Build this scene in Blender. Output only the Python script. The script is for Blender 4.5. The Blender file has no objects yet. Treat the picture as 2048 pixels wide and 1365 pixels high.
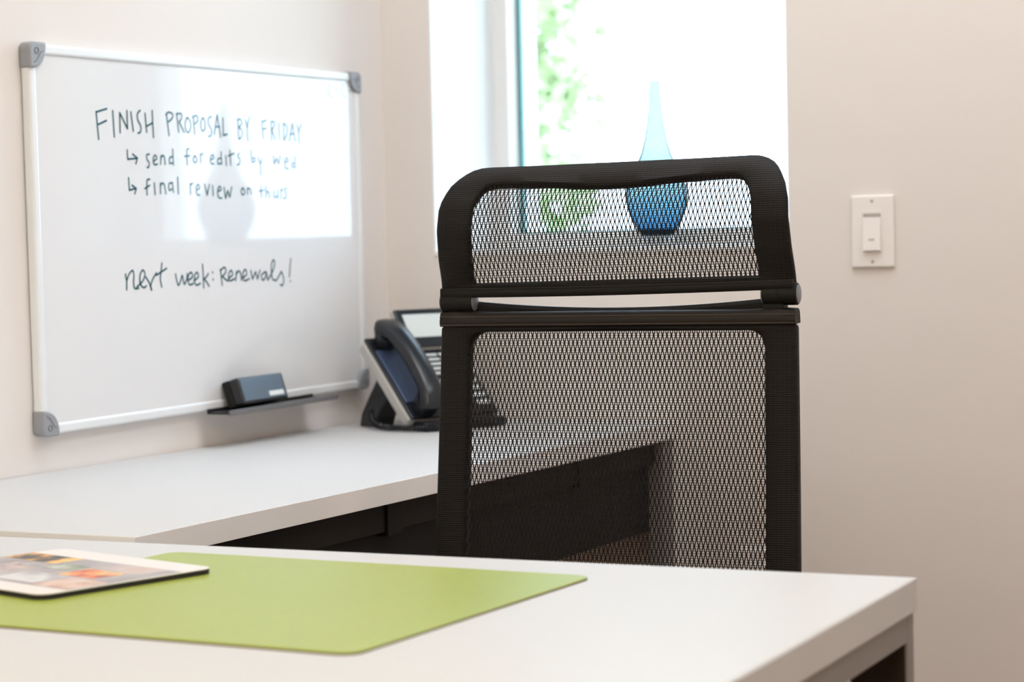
import bpy, bmesh, math, random
from mathutils import Vector, Matrix

SC = bpy.context.scene
COL = SC.collection
random.seed(7)

# ------------------------------------------------------------------ camera
F_PX = 4469.4
CAM = Vector((1.96459, -3.39610, 1.04592))
RIGHT = Vector((0.89207022, 0.45136982, -0.02181764))
UP = Vector((-0.00091423, 0.05008267, 0.99874466))
FWD = Vector((-0.45189589, 0.89093042, -0.04508992))
cam_data = bpy.data.cameras.new('camera')
cam = bpy.data.objects.new('camera', cam_data)
COL.objects.link(cam)
cam_data.sensor_width = 36.0
cam_data.lens = F_PX / 2048 * 36.0
cam_data.clip_start = 0.05
cam_data.clip_end = 200
m3 = Matrix((RIGHT, UP, -FWD)).transposed()
cam.matrix_world = Matrix.Translation(CAM) @ m3.to_4x4()
cam_data.dof.use_dof = True
cam_data.dof.focus_distance = 2.60
cam_data.dof.aperture_fstop = 6.3
SC.camera = cam

# ------------------------------------------------------------------ world, light, exposure
world = bpy.data.worlds.new('overcast_sky')
SC.world = world
world.use_nodes = True
bg = world.node_tree.nodes['Background']
bg.inputs['Color'].default_value = (0.58, 0.78, 1.0, 1)
bg.inputs['Strength'].default_value = 9.4
PANEL_POWER = 6.3            # emission of the two ceiling panels near the window
PANEL_COLOR = (0.96, 0.99, 1.03)
REAR_POWER = 11.0            # the two warmer ceiling panels at the other end of the room
REAR_COLOR = (1.0, 0.90, 0.70)
SC.view_settings.view_transform = 'Standard'
SC.view_settings.look = 'None'
SC.view_settings.gamma = 1.0
SC.view_settings.use_curve_mapping = False
SC.view_settings.exposure = 0.05

# ------------------------------------------------------------------ pixel helpers (2048 x 1365 frame)
def ray(px, py):
    return FWD + RIGHT * ((px - 1024) / F_PX) - UP * ((py - 682.5) / F_PX)

def on(axis, val, px, py):
    d = ray(px, py)
    return CAM + d * ((val - CAM[axis]) / d[axis])

# ------------------------------------------------------------------ materials
def mat(name, col, rough=0.5, metal=0.0, bump=0.0, bscale=200.0, var=0.0, vscale=8.0, spec=0.5, coat=0.0, emit=None, estr=0.0, trans=0.0):
    m = bpy.data.materials.new(name)
    m.use_nodes = True
    nt = m.node_tree
    b = nt.nodes['Principled BSDF']
    b.inputs['Base Color'].default_value = (*col, 1)
    b.inputs['Roughness'].default_value = rough
    b.inputs['Metallic'].default_value = metal
    b.inputs['Specular IOR Level'].default_value = spec
    b.inputs['Coat Weight'].default_value = coat
    if emit:
        b.inputs['Emission Color'].default_value = (*emit, 1)
        b.inputs['Emission Strength'].default_value = estr
    tc = nt.nodes.new('ShaderNodeTexCoord')
    if var > 0:
        n = nt.nodes.new('ShaderNodeTexNoise')
        n.inputs['Scale'].default_value = vscale
        n.inputs['Detail'].default_value = 4
        nt.links.new(tc.outputs['Object'], n.inputs['Vector'])
        r = nt.nodes.new('ShaderNodeValToRGB')
        r.color_ramp.elements[0].color = (*[c * (1 - var) for c in col], 1)
        r.color_ramp.elements[1].color = (*[min(1, c * (1 + var)) for c in col], 1)
        nt.links.new(n.outputs['Fac'], r.inputs['Fac'])
        nt.links.new(r.outputs['Color'], b.inputs['Base Color'])
    if bump > 0:
        n2 = nt.nodes.new('ShaderNodeTexNoise')
        n2.inputs['Scale'].default_value = bscale
        n2.inputs['Detail'].default_value = 3
        nt.links.new(tc.outputs['Object'], n2.inputs['Vector'])
        bp = nt.nodes.new('ShaderNodeBump')
        bp.inputs['Strength'].default_value = bump
        bp.inputs['Distance'].default_value = 0.001
        nt.links.new(n2.outputs['Fac'], bp.inputs['Height'])
        nt.links.new(bp.outputs['Normal'], b.inputs['Normal'])
    return m

def weave_mat(name, c0, c1, sx, sz, rough=0.75):
    """woven cloth: two crossed wave textures give the yarns"""
    m = bpy.data.materials.new(name)
    m.use_nodes = True
    nt = m.node_tree
    b = nt.nodes['Principled BSDF']
    b.inputs['Roughness'].default_value = rough
    b.inputs['Specular IOR Level'].default_value = 0.3
    tc = nt.nodes.new('ShaderNodeTexCoord')
    sep = nt.nodes.new('ShaderNodeSeparateXYZ')
    nt.links.new(tc.outputs['Object'], sep.inputs[0])
    def sine(axis, k, ph=0.0):
        a = nt.nodes.new('ShaderNodeMath'); a.operation = 'MULTIPLY_ADD'
        a.inputs[1].default_value = k; a.inputs[2].default_value = ph
        nt.links.new(sep.outputs[axis], a.inputs[0])
        s = nt.nodes.new('ShaderNodeMath'); s.operation = 'SINE'
        nt.links.new(a.outputs[0], s.inputs[0])
        return s
    s1, s2 = sine('X', sx), sine('Z', sz)
    mul = nt.nodes.new('ShaderNodeMath'); mul.operation = 'MULTIPLY_ADD'
    mul.inputs[1].default_value = 0.35; mul.inputs[2].default_value = 0.0
    nt.links.new(s1.outputs[0], mul.inputs[0])
    add = nt.nodes.new('ShaderNodeMath'); add.operation = 'ADD'
    nt.links.new(mul.outputs[0], add.inputs[0]); nt.links.new(s2.outputs[0], add.inputs[1])
    mr = nt.nodes.new('ShaderNodeMapRange')
    mr.inputs['From Min'].default_value = -1.35; mr.inputs['From Max'].default_value = 1.35
    nt.links.new(add.outputs[0], mr.inputs['Value'])
    r = nt.nodes.new('ShaderNodeValToRGB')
    r.color_ramp.elements[0].color = (*c0, 1); r.color_ramp.elements[1].color = (*c1, 1)
    nt.links.new(mr.outputs[0], r.inputs['Fac'])
    nt.links.new(r.outputs['Color'], b.inputs['Base Color'])
    bp = nt.nodes.new('ShaderNodeBump')
    bp.inputs['Strength'].default_value = 0.6; bp.inputs['Distance'].default_value = 0.0006
    nt.links.new(mr.outputs[0], bp.inputs['Height'])
    nt.links.new(bp.outputs['Normal'], b.inputs['Normal'])
    return m

def thin_glass(name, tint, ior=1.45, rough=0.0):
    m = bpy.data.materials.new(name)
    m.use_nodes = True
    nt = m.node_tree
    nt.nodes.remove(nt.nodes['Principled BSDF'])
    out = nt.nodes['Material Output']
    t = nt.nodes.new('ShaderNodeBsdfTransparent'); t.inputs['Color'].default_value = (*tint, 1)
    g = nt.nodes.new('ShaderNodeBsdfGlossy'); g.inputs['Roughness'].default_value = rough
    fr = nt.nodes.new('ShaderNodeFresnel'); fr.inputs['IOR'].default_value = ior
    mx = nt.nodes.new('ShaderNodeMixShader')
    nt.links.new(fr.outputs[0], mx.inputs[0])
    nt.links.new(t.outputs[0], mx.inputs[1]); nt.links.new(g.outputs[0], mx.inputs[2])
    nt.links.new(mx.outputs[0], out.inputs['Surface'])
    return m

def leaf_mat():
    m = bpy.data.materials.new('leaf_green')
    m.use_nodes = True
    nt = m.node_tree
    nt.nodes.remove(nt.nodes['Principled BSDF'])
    out = nt.nodes['Material Output']
    oi = nt.nodes.new('ShaderNodeTexCoord')
    n = nt.nodes.new('ShaderNodeTexNoise'); n.inputs['Scale'].default_value = 3.0
    nt.links.new(oi.outputs['Object'], n.inputs['Vector'])
    r = nt.nodes.new('ShaderNodeValToRGB')
    r.color_ramp.elements[0].color = (0.46, 0.52, 0.30, 1); r.color_ramp.elements[1].color = (0.66, 0.70, 0.46, 1)
    nt.links.new(n.outputs['Fac'], r.inputs['Fac'])
    d = nt.nodes.new('ShaderNodeBsdfDiffuse'); t = nt.nodes.new('ShaderNodeBsdfTranslucent')
    nt.links.new(r.outputs['Color'], d.inputs['Color']); nt.links.new(r.outputs['Color'], t.inputs['Color'])
    mx = nt.nodes.new('ShaderNodeMixShader'); mx.inputs[0].default_value = 0.5
    nt.links.new(d.outputs[0], mx.inputs[1]); nt.links.new(t.outputs[0], mx.inputs[2])
    nt.links.new(mx.outputs[0], out.inputs['Surface'])
    return m

def print_mat(name, cols, scale, seed):
    m = bpy.data.materials.new(name)
    m.use_nodes = True
    nt = m.node_tree
    b = nt.nodes['Principled BSDF']; b.inputs['Roughness'].default_value = 0.35
    tc = nt.nodes.new('ShaderNodeTexCoord')
    mp = nt.nodes.new('ShaderNodeMapping'); mp.inputs['Location'].default_value = (seed * 1.7, seed * 0.9, seed)
    nt.links.new(tc.outputs['Object'], mp.inputs['Vector'])
    n = nt.nodes.new('ShaderNodeTexNoise'); n.inputs['Scale'].default_value = scale; n.inputs['Detail'].default_value = 2
    nt.links.new(mp.outputs[0], n.inputs['Vector'])
    r = nt.nodes.new('ShaderNodeValToRGB')
    e = r.color_ramp.elements
    e[0].position = 0.30; e[0].color = (*cols[0], 1)
    e[1].position = 0.70; e[1].color = (*cols[-1], 1)
    for i, c in enumerate(cols[1:-1]):
        k = e.new(0.30 + 0.4 * (i + 1) / (len(cols) - 1)); k.color = (*c, 1)
    nt.links.new(n.outputs['Fac'], r.inputs['Fac'])
    nt.links.new(r.outputs['Color'], b.inputs['Base Color'])
    return m

M = {}
M['wall'] = mat('wall_paint', (0.785, 0.738, 0.708), 0.85, bump=0.08, bscale=350, spec=0.25)
M['ceiling'] = mat('ceiling_paint', (0.85, 0.84, 0.82), 0.9, bump=0.1, bscale=120)
M['floor'] = mat('brown_carpet', (0.23, 0.105, 0.052), 0.95, bump=0.5, bscale=600, var=0.25, vscale=90)
M['trimwhite'] = mat('trim_white', (0.84, 0.84, 0.84), 0.4)
M['vinyl'] = mat('window_vinyl', (0.85, 0.86, 0.87), 0.35)
M['gasket'] = mat('teal_gasket', (0.10, 0.30, 0.30), 0.4)
M['pane'] = thin_glass('window_glass', (0.97, 0.99, 0.98))
M['blueglass'] = thin_glass('blue_glass', (0.2, 0.3, 0.35), 1.12)
_nt = M['blueglass'].node_tree                      # tint grades from deep blue base to pale neck, partly standing in for refraction
_tc = _nt.nodes.new('ShaderNodeTexCoord'); _sp = _nt.nodes.new('ShaderNodeSeparateXYZ')
_mr = _nt.nodes.new('ShaderNodeMapRange'); _mr.inputs['From Max'].default_value = 0.284
_rp = _nt.nodes.new('ShaderNodeValToRGB')
_e = _rp.color_ramp.elements
_e[0].position = 0.08; _e[0].color = (0.10, 0.20, 0.28, 1)
_e[1].position = 0.60; _e[1].color = (0.40, 0.42, 0.40, 1)
_k = _e.new(0.22); _k.color = (0.19, 0.30, 0.36, 1)
_k = _e.new(0.38); _k.color = (0.31, 0.38, 0.39, 1)
_nt.links.new(_tc.outputs['Object'], _sp.inputs[0]); _nt.links.new(_sp.outputs['Z'], _mr.inputs['Value'])
_nt.links.new(_mr.outputs[0], _rp.inputs['Fac'])
for _n in _nt.nodes:
    if _n.type == 'BSDF_TRANSPARENT':
        _nt.links.new(_rp.outputs['Color'], _n.inputs['Color'])
M['clearglass'] = bpy.data.materials.new('clear_glass_foot')
M['clearglass'].use_nodes = True
_p = M['clearglass'].node_tree.nodes['Principled BSDF']
_p.inputs['Transmission Weight'].default_value = 1.0
_p.inputs['Roughness'].default_value = 0.02
_p.inputs['Base Color'].default_value = (0.92, 0.95, 1.0, 1)
M['laminate'] = mat('white_laminate', (0.615, 0.615, 0.62), 0.5, bump=0.02, bscale=900, spec=0.28)
M['edgeband_lit'] = mat('edge_band', (0.86, 0.85, 0.84), 0.35)  # paler than the credenza top, side light put into its colour
M['greymetal'] = mat('grey_powder_coat', (0.24, 0.225, 0.215), 0.5, bump=0.05, bscale=900)
M['darkpanel'] = mat('dark_brown_panel', (0.010, 0.0075, 0.006), 0.7, var=0.2, vscale=30, spec=0.2)
M['legshade'] = mat('leg_shade_brown', (0.030, 0.021, 0.017), 0.7, spec=0.2)  # dark brown that paints the shade on the desk leg
M['blackpanel'] = mat('black_panel', (0.005, 0.005, 0.005), 0.7, spec=0.2)
M['green'] = mat('lime_leatherette', (0.37, 0.44, 0.065), 0.36, bump=0.12, bscale=1500, var=0.06, vscale=5)
M['brownedge'] = mat('brown_backing', (0.12, 0.06, 0.045), 0.7)
M['rubber'] = mat('black_rubber', (0.012, 0.010, 0.012), 0.7)
M['matprint'] = mat('cream_print', (0.80, 0.755, 0.72), 0.35)
M['board'] = mat('whiteboard_enamel', (0.78, 0.785, 0.80), 0.06, spec=0.46)
M['alu'] = mat('white_frame', (0.80, 0.82, 0.84), 0.3, spec=0.5)
M['framewood'] = mat('frame_core', (0.45, 0.33, 0.20), 0.7)
M['corner'] = mat('grey_corner_plastic', (0.30, 0.31, 0.335), 0.4)
M['cornerline'] = mat('corner_groove', (0.17, 0.18, 0.20), 0.5)
M['ink'] = mat('marker_ink', (0.018, 0.105, 0.135), 0.08, spec=0.50)
M['greyprint'] = mat('grey_print', (0.50, 0.56, 0.57), 0.08, spec=0.38)
M['black'] = mat('black_plastic', (0.014, 0.014, 0.016), 0.4)
M['felt'] = mat('black_felt', (0.010, 0.010, 0.011), 0.9, bump=0.4, bscale=1200)
M['bluegrey'] = mat('blue_grey_label', (0.10, 0.145, 0.20), 0.3)
M['whiteprint'] = mat('white_print', (0.75, 0.80, 0.80), 0.4)
M['traygrey'] = mat('tray_grey', (0.16, 0.16, 0.17), 0.35)
M['phoneblack'] = mat('phone_black', (0.010, 0.012, 0.017), 0.28)
M['phonesilver'] = mat('phone_silver', (0.52, 0.51, 0.49), 0.4)
M['phoneblue'] = mat('phone_cradle', (0.05, 0.075, 0.15), 0.25)
M['lcd'] = mat('lcd_grey', (0.60, 0.65, 0.65), 0.10, spec=0.8, emit=(0.85, 0.95, 1.0), estr=0.10)
M['key'] = mat('key_grey', (0.62, 0.67, 0.68), 0.35)
M['fabric'] = weave_mat('woven_black_band', (0.0026, 0.0022, 0.002), (0.0115, 0.009, 0.0078), 2 * math.pi / 0.0054, 2 * math.pi / 0.0026)
M['strand'] = mat('mesh_yarn', (0.011, 0.0085, 0.008), 0.7, spec=0.25)
M['leather'] = mat('black_leatherette', (0.013, 0.010, 0.0085), 0.6, bump=0.2, bscale=900, spec=0.3)
M['seam'] = mat('seam_brown', (0.05, 0.035, 0.026), 0.6)
M['chairplastic'] = mat('chair_black_plastic', (0.007, 0.0065, 0.0065), 0.6, bump=0.05, bscale=900, spec=0.25)
M['capgrey'] = mat('grey_cap', (0.20, 0.22, 0.25), 0.4)
M['chrome'] = mat('steel', (0.5, 0.5, 0.5), 0.25, metal=1.0)
M['switch'] = mat('switch_white', (0.86, 0.82, 0.80), 0.35)
M['slot'] = mat('slot_grey', (0.42, 0.39, 0.37), 0.5)
M['leaf'] = leaf_mat()
M['bark'] = mat('bark', (0.10, 0.075, 0.05), 0.9, bump=0.6, bscale=40)
M['lawn'] = mat('lawn', (0.12, 0.18, 0.06), 0.95, var=0.3, vscale=2)
M['rear_diffuser'] = mat('panel_diffuser_warm', (0.9, 0.9, 0.9), 0.5, emit=REAR_COLOR, estr=REAR_POWER)
M['diffuser'] = mat('panel_diffuser', (0.9, 0.9, 0.9), 0.5, emit=PANEL_COLOR, estr=PANEL_POWER)

# ------------------------------------------------------------------ object helpers
def empty(name, loc, rz=0.0):
    o = bpy.data.objects.new(name, None)
    COL.objects.link(o)
    o.location = loc
    o.rotation_euler = (0, 0, rz)
    o.empty_display_size = 0.05
    return o

def tag(o, label, cat, group=None):
    o['label'] = label
    o['category'] = cat
    if group:
        o['group'] = group
    return o

def struct(o):
    o['kind'] = 'structure'
    return o

def link(name, me, material, parent=None, smooth=None, bevel=0.0, seg=2):
    me.materials.append(material)
    o = bpy.data.objects.new(name, me)
    COL.objects.link(o)
    if parent is not None:
        o.parent = parent
    if smooth is not None:
        for p in me.polygons:
            p.use_smooth = True
        me.set_sharp_from_angle(angle=math.radians(smooth))
    if bevel > 0:
        md = o.modifiers.new('bevel', 'BEVEL')
        md.width = bevel; md.segments = seg; md.limit_method = 'ANGLE'; md.angle_limit = math.radians(40)
        md.harden_normals = False
    return o

def pyd(name, verts, faces, material, parent=None, smooth=None, bevel=0.0, seg=2, fix=True):
    me = bpy.data.meshes.new(name)
    me.from_pydata([tuple(v) for v in verts], [], faces)
    if fix:
        bm = bmesh.new(); bm.from_mesh(me)
        bmesh.ops.recalc_face_normals(bm, faces=bm.faces)
        bm.to_mesh(me); bm.free()
    me.update()
    return link(name, me, material, parent, smooth, bevel, seg)

class MB:
    """collects shapes that belong to one single part"""
    def __init__(self):
        self.v = []; self.f = []
    def add(self, vs, fs):
        o = len(self.v)
        self.v += [tuple(p) for p in vs]
        self.f += [[i + o for i in q] for q in fs]
        return self
    def box(self, x0, x1, y0, y1, z0, z1, xf=None):
        vs = [Vector((x, y, z)) for z in (z0, z1) for y in (y0, y1) for x in (x0, x1)]
        if xf is not None:
            vs = [xf @ v for v in vs]
        return self.add(vs, [(0, 2, 3, 1), (4, 5, 7, 6), (0, 1, 5, 4), (2, 6, 7, 3), (0, 4, 6, 2), (1, 3, 7, 5)])
    def prism(self, pts, a, b):
        """pts: list of Vector base points; extruded from offset vector a to b"""
        n = len(pts)
        vs = [p + a for p in pts] + [p + b for p in pts]
        fs = [list(range(n - 1, -1, -1)), list(range(n, 2 * n))]
        fs += [[i, (i + 1) % n, n + (i + 1) % n, n + i] for i in range(n)]
        return self.add(vs, fs)
    def tube(self, path, r, seg=8, cap=True):
        path = [Vector(p) for p in path]
        n = len(path)
        rr = r if isinstance(r, (list, tuple)) else [r] * n
        vs = []; prev = None
        for i, p in enumerate(path):
            t = (path[min(i + 1, n - 1)] - path[max(i - 1, 0)]).normalized()
            if prev is None:
                a = Vector((0, 0, 1)) if abs(t.z) < 0.9 else Vector((1, 0, 0))
                s = t.cross(a).normalized()
            else:
                s = (prev - t * prev.dot(t)).normalized()
            prev = s
            u = t.cross(s)
            for k in range(seg):
                a = 2 * math.pi * k / seg
                vs.append(p + (s * math.cos(a) + u * math.sin(a)) * rr[i])
        fs = []
        for i in range(n - 1):
            for k in range(seg):
                a = i * seg + k; b = i * seg + (k + 1) % seg
                fs.append((a, b, b + seg, a + seg))
        if cap:
            fs.append(list(range(seg - 1, -1, -1)))
            fs.append([(n - 1) * seg + k for k in range(seg)])
        return self.add(vs, fs)
    def lathe(self, prof, seg=32, origin=(0, 0, 0), close=False):
        o = Vector(origin); vs = []; fs = []
        n = len(prof)
        for r, z in prof:
            for k in range(seg):
                a = 2 * math.pi * k / seg
                vs.append(o + Vector((r * math.cos(a), r * math.sin(a), z)))
        for i in range(n - 1):
            for k in range(seg):
                a = i * seg + k; b = i * seg + (k + 1) % seg
                fs.append((a, b, b + seg, a + seg))
        if prof[0][0] > 0 and not close:
            fs.append(list(range(seg - 1, -1, -1)))
        if prof[-1][0] > 0 and not close:
            fs.append([(n - 1) * seg + k for k in range(seg)])
        return self.add(vs, fs)
    def build(self, name, material, parent=None, smooth=None, bevel=0.0, seg=2, fix=True):
        return pyd(name, self.v, self.f, material, parent, smooth, bevel, seg, fix)

def catmull(pts, k=5):
    if len(pts) < 3:
        return pts
    closed = (pts[0] - pts[-1]).length < 1e-6
    out = []
    n = len(pts)
    for i in range(n - 1):
        p1, p2 = pts[i], pts[i + 1]
        p0 = pts[i - 1] if i > 0 else (pts[-2] if closed else p1)
        p3 = pts[i + 2] if i + 2 < n else (pts[1] if closed else p2)
        for s in range(k):
            t = s / k
            out.append(0.5 * ((2 * p1) + (p2 - p0) * t + (2 * p0 - 5 * p1 + 4 * p2 - p3) * t * t + (3 * p1 - p0 - 3 * p2 + p3) * t ** 3))
    out.append(pts[-1])
    return out

# ------------------------------------------------------------------ the room
RX, RY, RH, WT = 3.0, -4.6, 2.62, 0.42
WX0, WX1, WZ0, WZ1 = 0.0943, 0.745, 1.024, 2.15

struct(MB().box(-0.2, RX + 0.2, RY - 0.2, WT, -0.12, 0.0).build('floor', M['floor']))
struct(MB().box(-0.2, RX + 0.2, RY - 0.2, WT, RH, RH + 0.12).build('ceiling', M['ceiling']))
struct(MB().box(-0.2, 0.0, RY - 0.2, WT, 0.0, RH).build('wall_left', M['wall']))
struct(MB().box(RX, RX + 0.2, RY - 0.2, WT, 0.0, RH).build('wall_right', M['wall']))
struct(MB().box(0.0, RX, RY - 0.2, RY, 0.0, RH).build('wall_front', M['wall']))
wb = MB()
xs = [0.0, WX0, WX1, RX]; zs = [0.0, WZ0, WZ1, RH]
idx = {}
vv = []
for j, y in enumerate((0.0, WT)):
    for a, z in enumerate(zs):
        for b, x in enumerate(xs):
            idx[(b, j, a)] = len(vv); vv.append((x, y, z))
ff = []
for a in range(3):
    for b in range(3):
        if a == 1 and b == 1:
            continue
        for j in (0, 1):
            ff.append([idx[(b, j, a)], idx[(b + 1, j, a)], idx[(b + 1, j, a + 1)], idx[(b, j, a + 1)]])
for (p, q) in (((1, 1), (2, 1)), ((2, 1), (2, 2)), ((2, 2), (1, 2)), ((1, 2), (1, 1))):
    ff.append([idx[(p[0], 0, p[1])], idx[(q[0], 0, q[1])], idx[(q[0], 1, q[1])], idx[(p[0], 1, p[1])]])
for a in range(3):
    ff.append([idx[(0, 0, a)], idx[(0, 1, a)], idx[(0, 1, a + 1)], idx[(0, 0, a + 1)]])
    ff.append([idx[(3, 0, a)], idx[(3, 1, a)], idx[(3, 1, a + 1)], idx[(3, 0, a + 1)]])
for b in range(3):
    ff.append([idx[(b, 0, 0)], idx[(b + 1, 0, 0)], idx[(b + 1, 1, 0)], idx[(b, 1, 0)]])
    ff.append([idx[(b, 0, 3)], idx[(b + 1, 0, 3)], idx[(b + 1, 1, 3)], idx[(b, 1, 3)]])
struct(pyd('wall_back', vv, ff, M['wall']))
struct(MB().box(0.0, 0.013, RY, -0.013, 0.0, 0.10).build('baseboard_left', M['trimwhite'], bevel=0.003))
struct(MB().box(0.0, RX, -0.013, 0.0, 0.0, 0.10).build('baseboard_back', M['trimwhite'], bevel=0.003))

# window: white drywall-return liner, vinyl frame, glass, sill
win = struct(empty('window_1', (0, 0, 0)))
T = 0.003
lin = MB()
lin.box(WX0, WX0 + T, 0.0, 0.24, WZ0 + 0.006, WZ1 - T)
lin.box(WX1 - T, WX1, 0.0, 0.24, WZ0 + 0.006, WZ1 - T)
lin.box(WX0, WX1, 0.0, 0.24, WZ1 - T, WZ1)
lin.build('reveal_lining', M['trimwhite'], win)
MB().box(WX0, WX1, -0.002, 0.24, WZ0 - 0.004, WZ0 + 0.006).build('window_sill', M['trimwhite'], win, bevel=0.002)
FW = 0.028
for nm, bx in (('frame_jamb', (WX0, WX0 + FW, WZ0 + 0.006, WZ1)), ('frame_jamb', (WX1 - FW, WX1, WZ0 + 0.006, WZ1)),
               ('frame_rail', (WX0 + FW, WX1 - FW, WZ0 + 0.006, WZ0 + 0.034)), ('frame_rail', (WX0 + FW, WX1 - FW, WZ1 - FW, WZ1))):
    MB().box(bx[0], bx[1], 0.24, 0.33, bx[2], bx[3]).build(nm, M['vinyl'], win, bevel=0.002)
gk = MB()
gx0, gx1, gz0, gz1 = WX0 + FW, WX1 - FW, WZ0 + 0.034, WZ1 - FW
g = 0.006
gk.box(gx0, gx0 + g, 0.282, 0.296, gz0, gz1); gk.box(gx1 - g, gx1, 0.282, 0.296, gz0, gz1)
gk.box(gx0 + g, gx1 - g, 0.282, 0.296, gz0, gz0 + g * 0.5); gk.box(gx0 + g, gx1 - g, 0.282, 0.296, gz1 - g, gz1)
gk.build('gasket', M['gasket'], win)
MB().box(gx0, gx1, 0.287, 0.291, gz0, gz1).build('pane', M['pane'], win)

# ceiling light panels (outside the frame, they light the room)
def ceiling_light(x, y, label, dm='diffuser'):
    r = tag(empty('ceiling_light', (x, y, RH)), label, 'ceiling light', 'ceiling light panels')
    f = MB()
    w, d, t = 0.31, 0.61, 0.02
    f.box(-w, w, -d, -d + t, -0.03, 0); f.box(-w, w, d - t, d, -0.03, 0)
    f.box(-w, -w + t, -d + t, d - t, -0.03, 0); f.box(w - t, w, -d + t, d - t, -0.03, 0)
    f.build('frame', M['trimwhite'], r, bevel=0.002)
    MB().box(-w + t, w - t, -d + t, d - t, -0.022, -0.012).build('diffuser', M[dm], r)
ceiling_light(0.85, -0.78, 'white rectangular ceiling light panel above the credenza desk')
ceiling_light(1.80, -0.78, 'white rectangular ceiling light panel nearest the light switch')
ceiling_light(0.85, -3.60, 'warm rectangular ceiling light panel behind the viewer near whiteboard wall', 'rear_diffuser')
ceiling_light(2.10, -3.60, 'warm rectangular ceiling light panel behind the viewer on the right', 'rear_diffuser')

# ------------------------------------------------------------------ outdoors
gr = struct(MB().box(-30, 30, WT + 0.2, 60, -0.30, -0.10).build('ground', M['lawn']))
tree = tag(empty('garden_tree', (-2.60, 5.1, -0.10)), 'leafy green tree seen faintly through the left side of window', 'tree')
tr = MB()
tr.tube([(0, 0, -0.05), (0.03, 0.02, 0.9), (-0.02, 0.05, 1.8), (0.04, 0.0, 2.7), (0.0, 0.0, 3.4)], [0.11, 0.085, 0.07, 0.05, 0.02], 10)
tr.build('trunk', M['bark'], tree, smooth=60)
rnd = random.Random(21)
leafv = []; leaff = []
def leaf(c, size, rn):
    d = Vector((rn.gauss(0, 1), rn.gauss(0, 1), rn.gauss(-0.4, 0.8))).normalized()
    s = d.cross(Vector((rn.gauss(0, 1), rn.gauss(0, 1), rn.gauss(0, 1)))).normalized()
    o = len(leafv); w = size * 0.3
    nrm = d.cross(s) * size * 0.08
    leafv.extend([c, c + d * size * 0.35 + s * w + nrm, c + d * size, c + d * size * 0.35 - s * w + nrm])
    leaff.extend([(o, o + 1, o + 2), (o, o + 2, o + 3)])
ends = []
for k in range(44):
    z = 1.0 + 2.2 * ((k * 7) % 44) / 44 + rnd.uniform(-0.05, 0.05)
    near = k % 3 != 2
    if near:
        z = 1.25 + 1.15 * ((k * 5) % 44) / 44
    if near:
        a = rnd.uniform(-0.5, 0.4)
    else:
        a = rnd.uniform(1.3, 5.0)
    L = rnd.uniform(0.45, 0.80)
    if near:
        L = rnd.uniform(0.45, 0.70)
    p = Vector((0, 0, z)); path = [p]
    d = Vector((math.cos(a), math.sin(a), 0.35))
    for s in range(5):
        p = p + d * (L / 5); path.append(p.copy())
        d = d + Vector((rnd.uniform(-.15, .15), rnd.uniform(-.15, .15), -0.16))
    b = MB(); b.tube(path, [0.02, 0.016, 0.012, 0.009, 0.006, 0.003], 6)
    b.build('branch', M['bark'], tree, smooth=60)
    for s in range(2, 6):
        for q in range(17):
            c = path[s] + Vector((rnd.gauss(0, 0.06), rnd.gauss(0, 0.08), rnd.gauss(-0.01, 0.06)))
            leaf(c, rnd.uniform(0.06, 0.12), rnd)
fo = pyd('foliage', leafv, leaff, M['leaf'], tree, fix=False)
fo['kind'] = 'stuff'

# ------------------------------------------------------------------ whiteboard on the left wall
BT = 0.016
YL, YR, ZT, ZB, BR = -0.97787, -0.1052, 1.33097, 0.79606, 0.00836
wbd = empty('whiteboard', (0.0, (YL + YR) / 2, (ZT + ZB) / 2))
wbd.rotation_euler = (BR, 0, 0)
tag(wbd, 'glossy wall-mounted whiteboard with grey corner caps and green handwriting', 'whiteboard')
BW, BH = (YR - YL) / 2, (ZT - ZB) / 2
BINV = (Matrix.Translation(wbd.location) @ Matrix.Rotation(BR, 4, 'X')).inverted()
FWD_ = 0.015
MB().box(0.0005, BT - 0.003, -BW + 0.004, BW - 0.004, -BH + 0.004, BH - 0.004).build('panel', M['board'], wbd)
core = MB()
for (y0, y1, z0, z1) in ((-BW, BW, BH - FWD_, BH), (-BW, BW, -BH, -BH + FWD_), (-BW, -BW + FWD_, -BH + FWD_, BH - FWD_), (BW - FWD_, BW, -BH + FWD_, BH - FWD_)):
    MB().box(0.0005, BT, y0, y1, z0, z1).build('frame_rail', M['alu'], wbd, bevel=0.004, seg=3)
CS = 0.036
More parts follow.
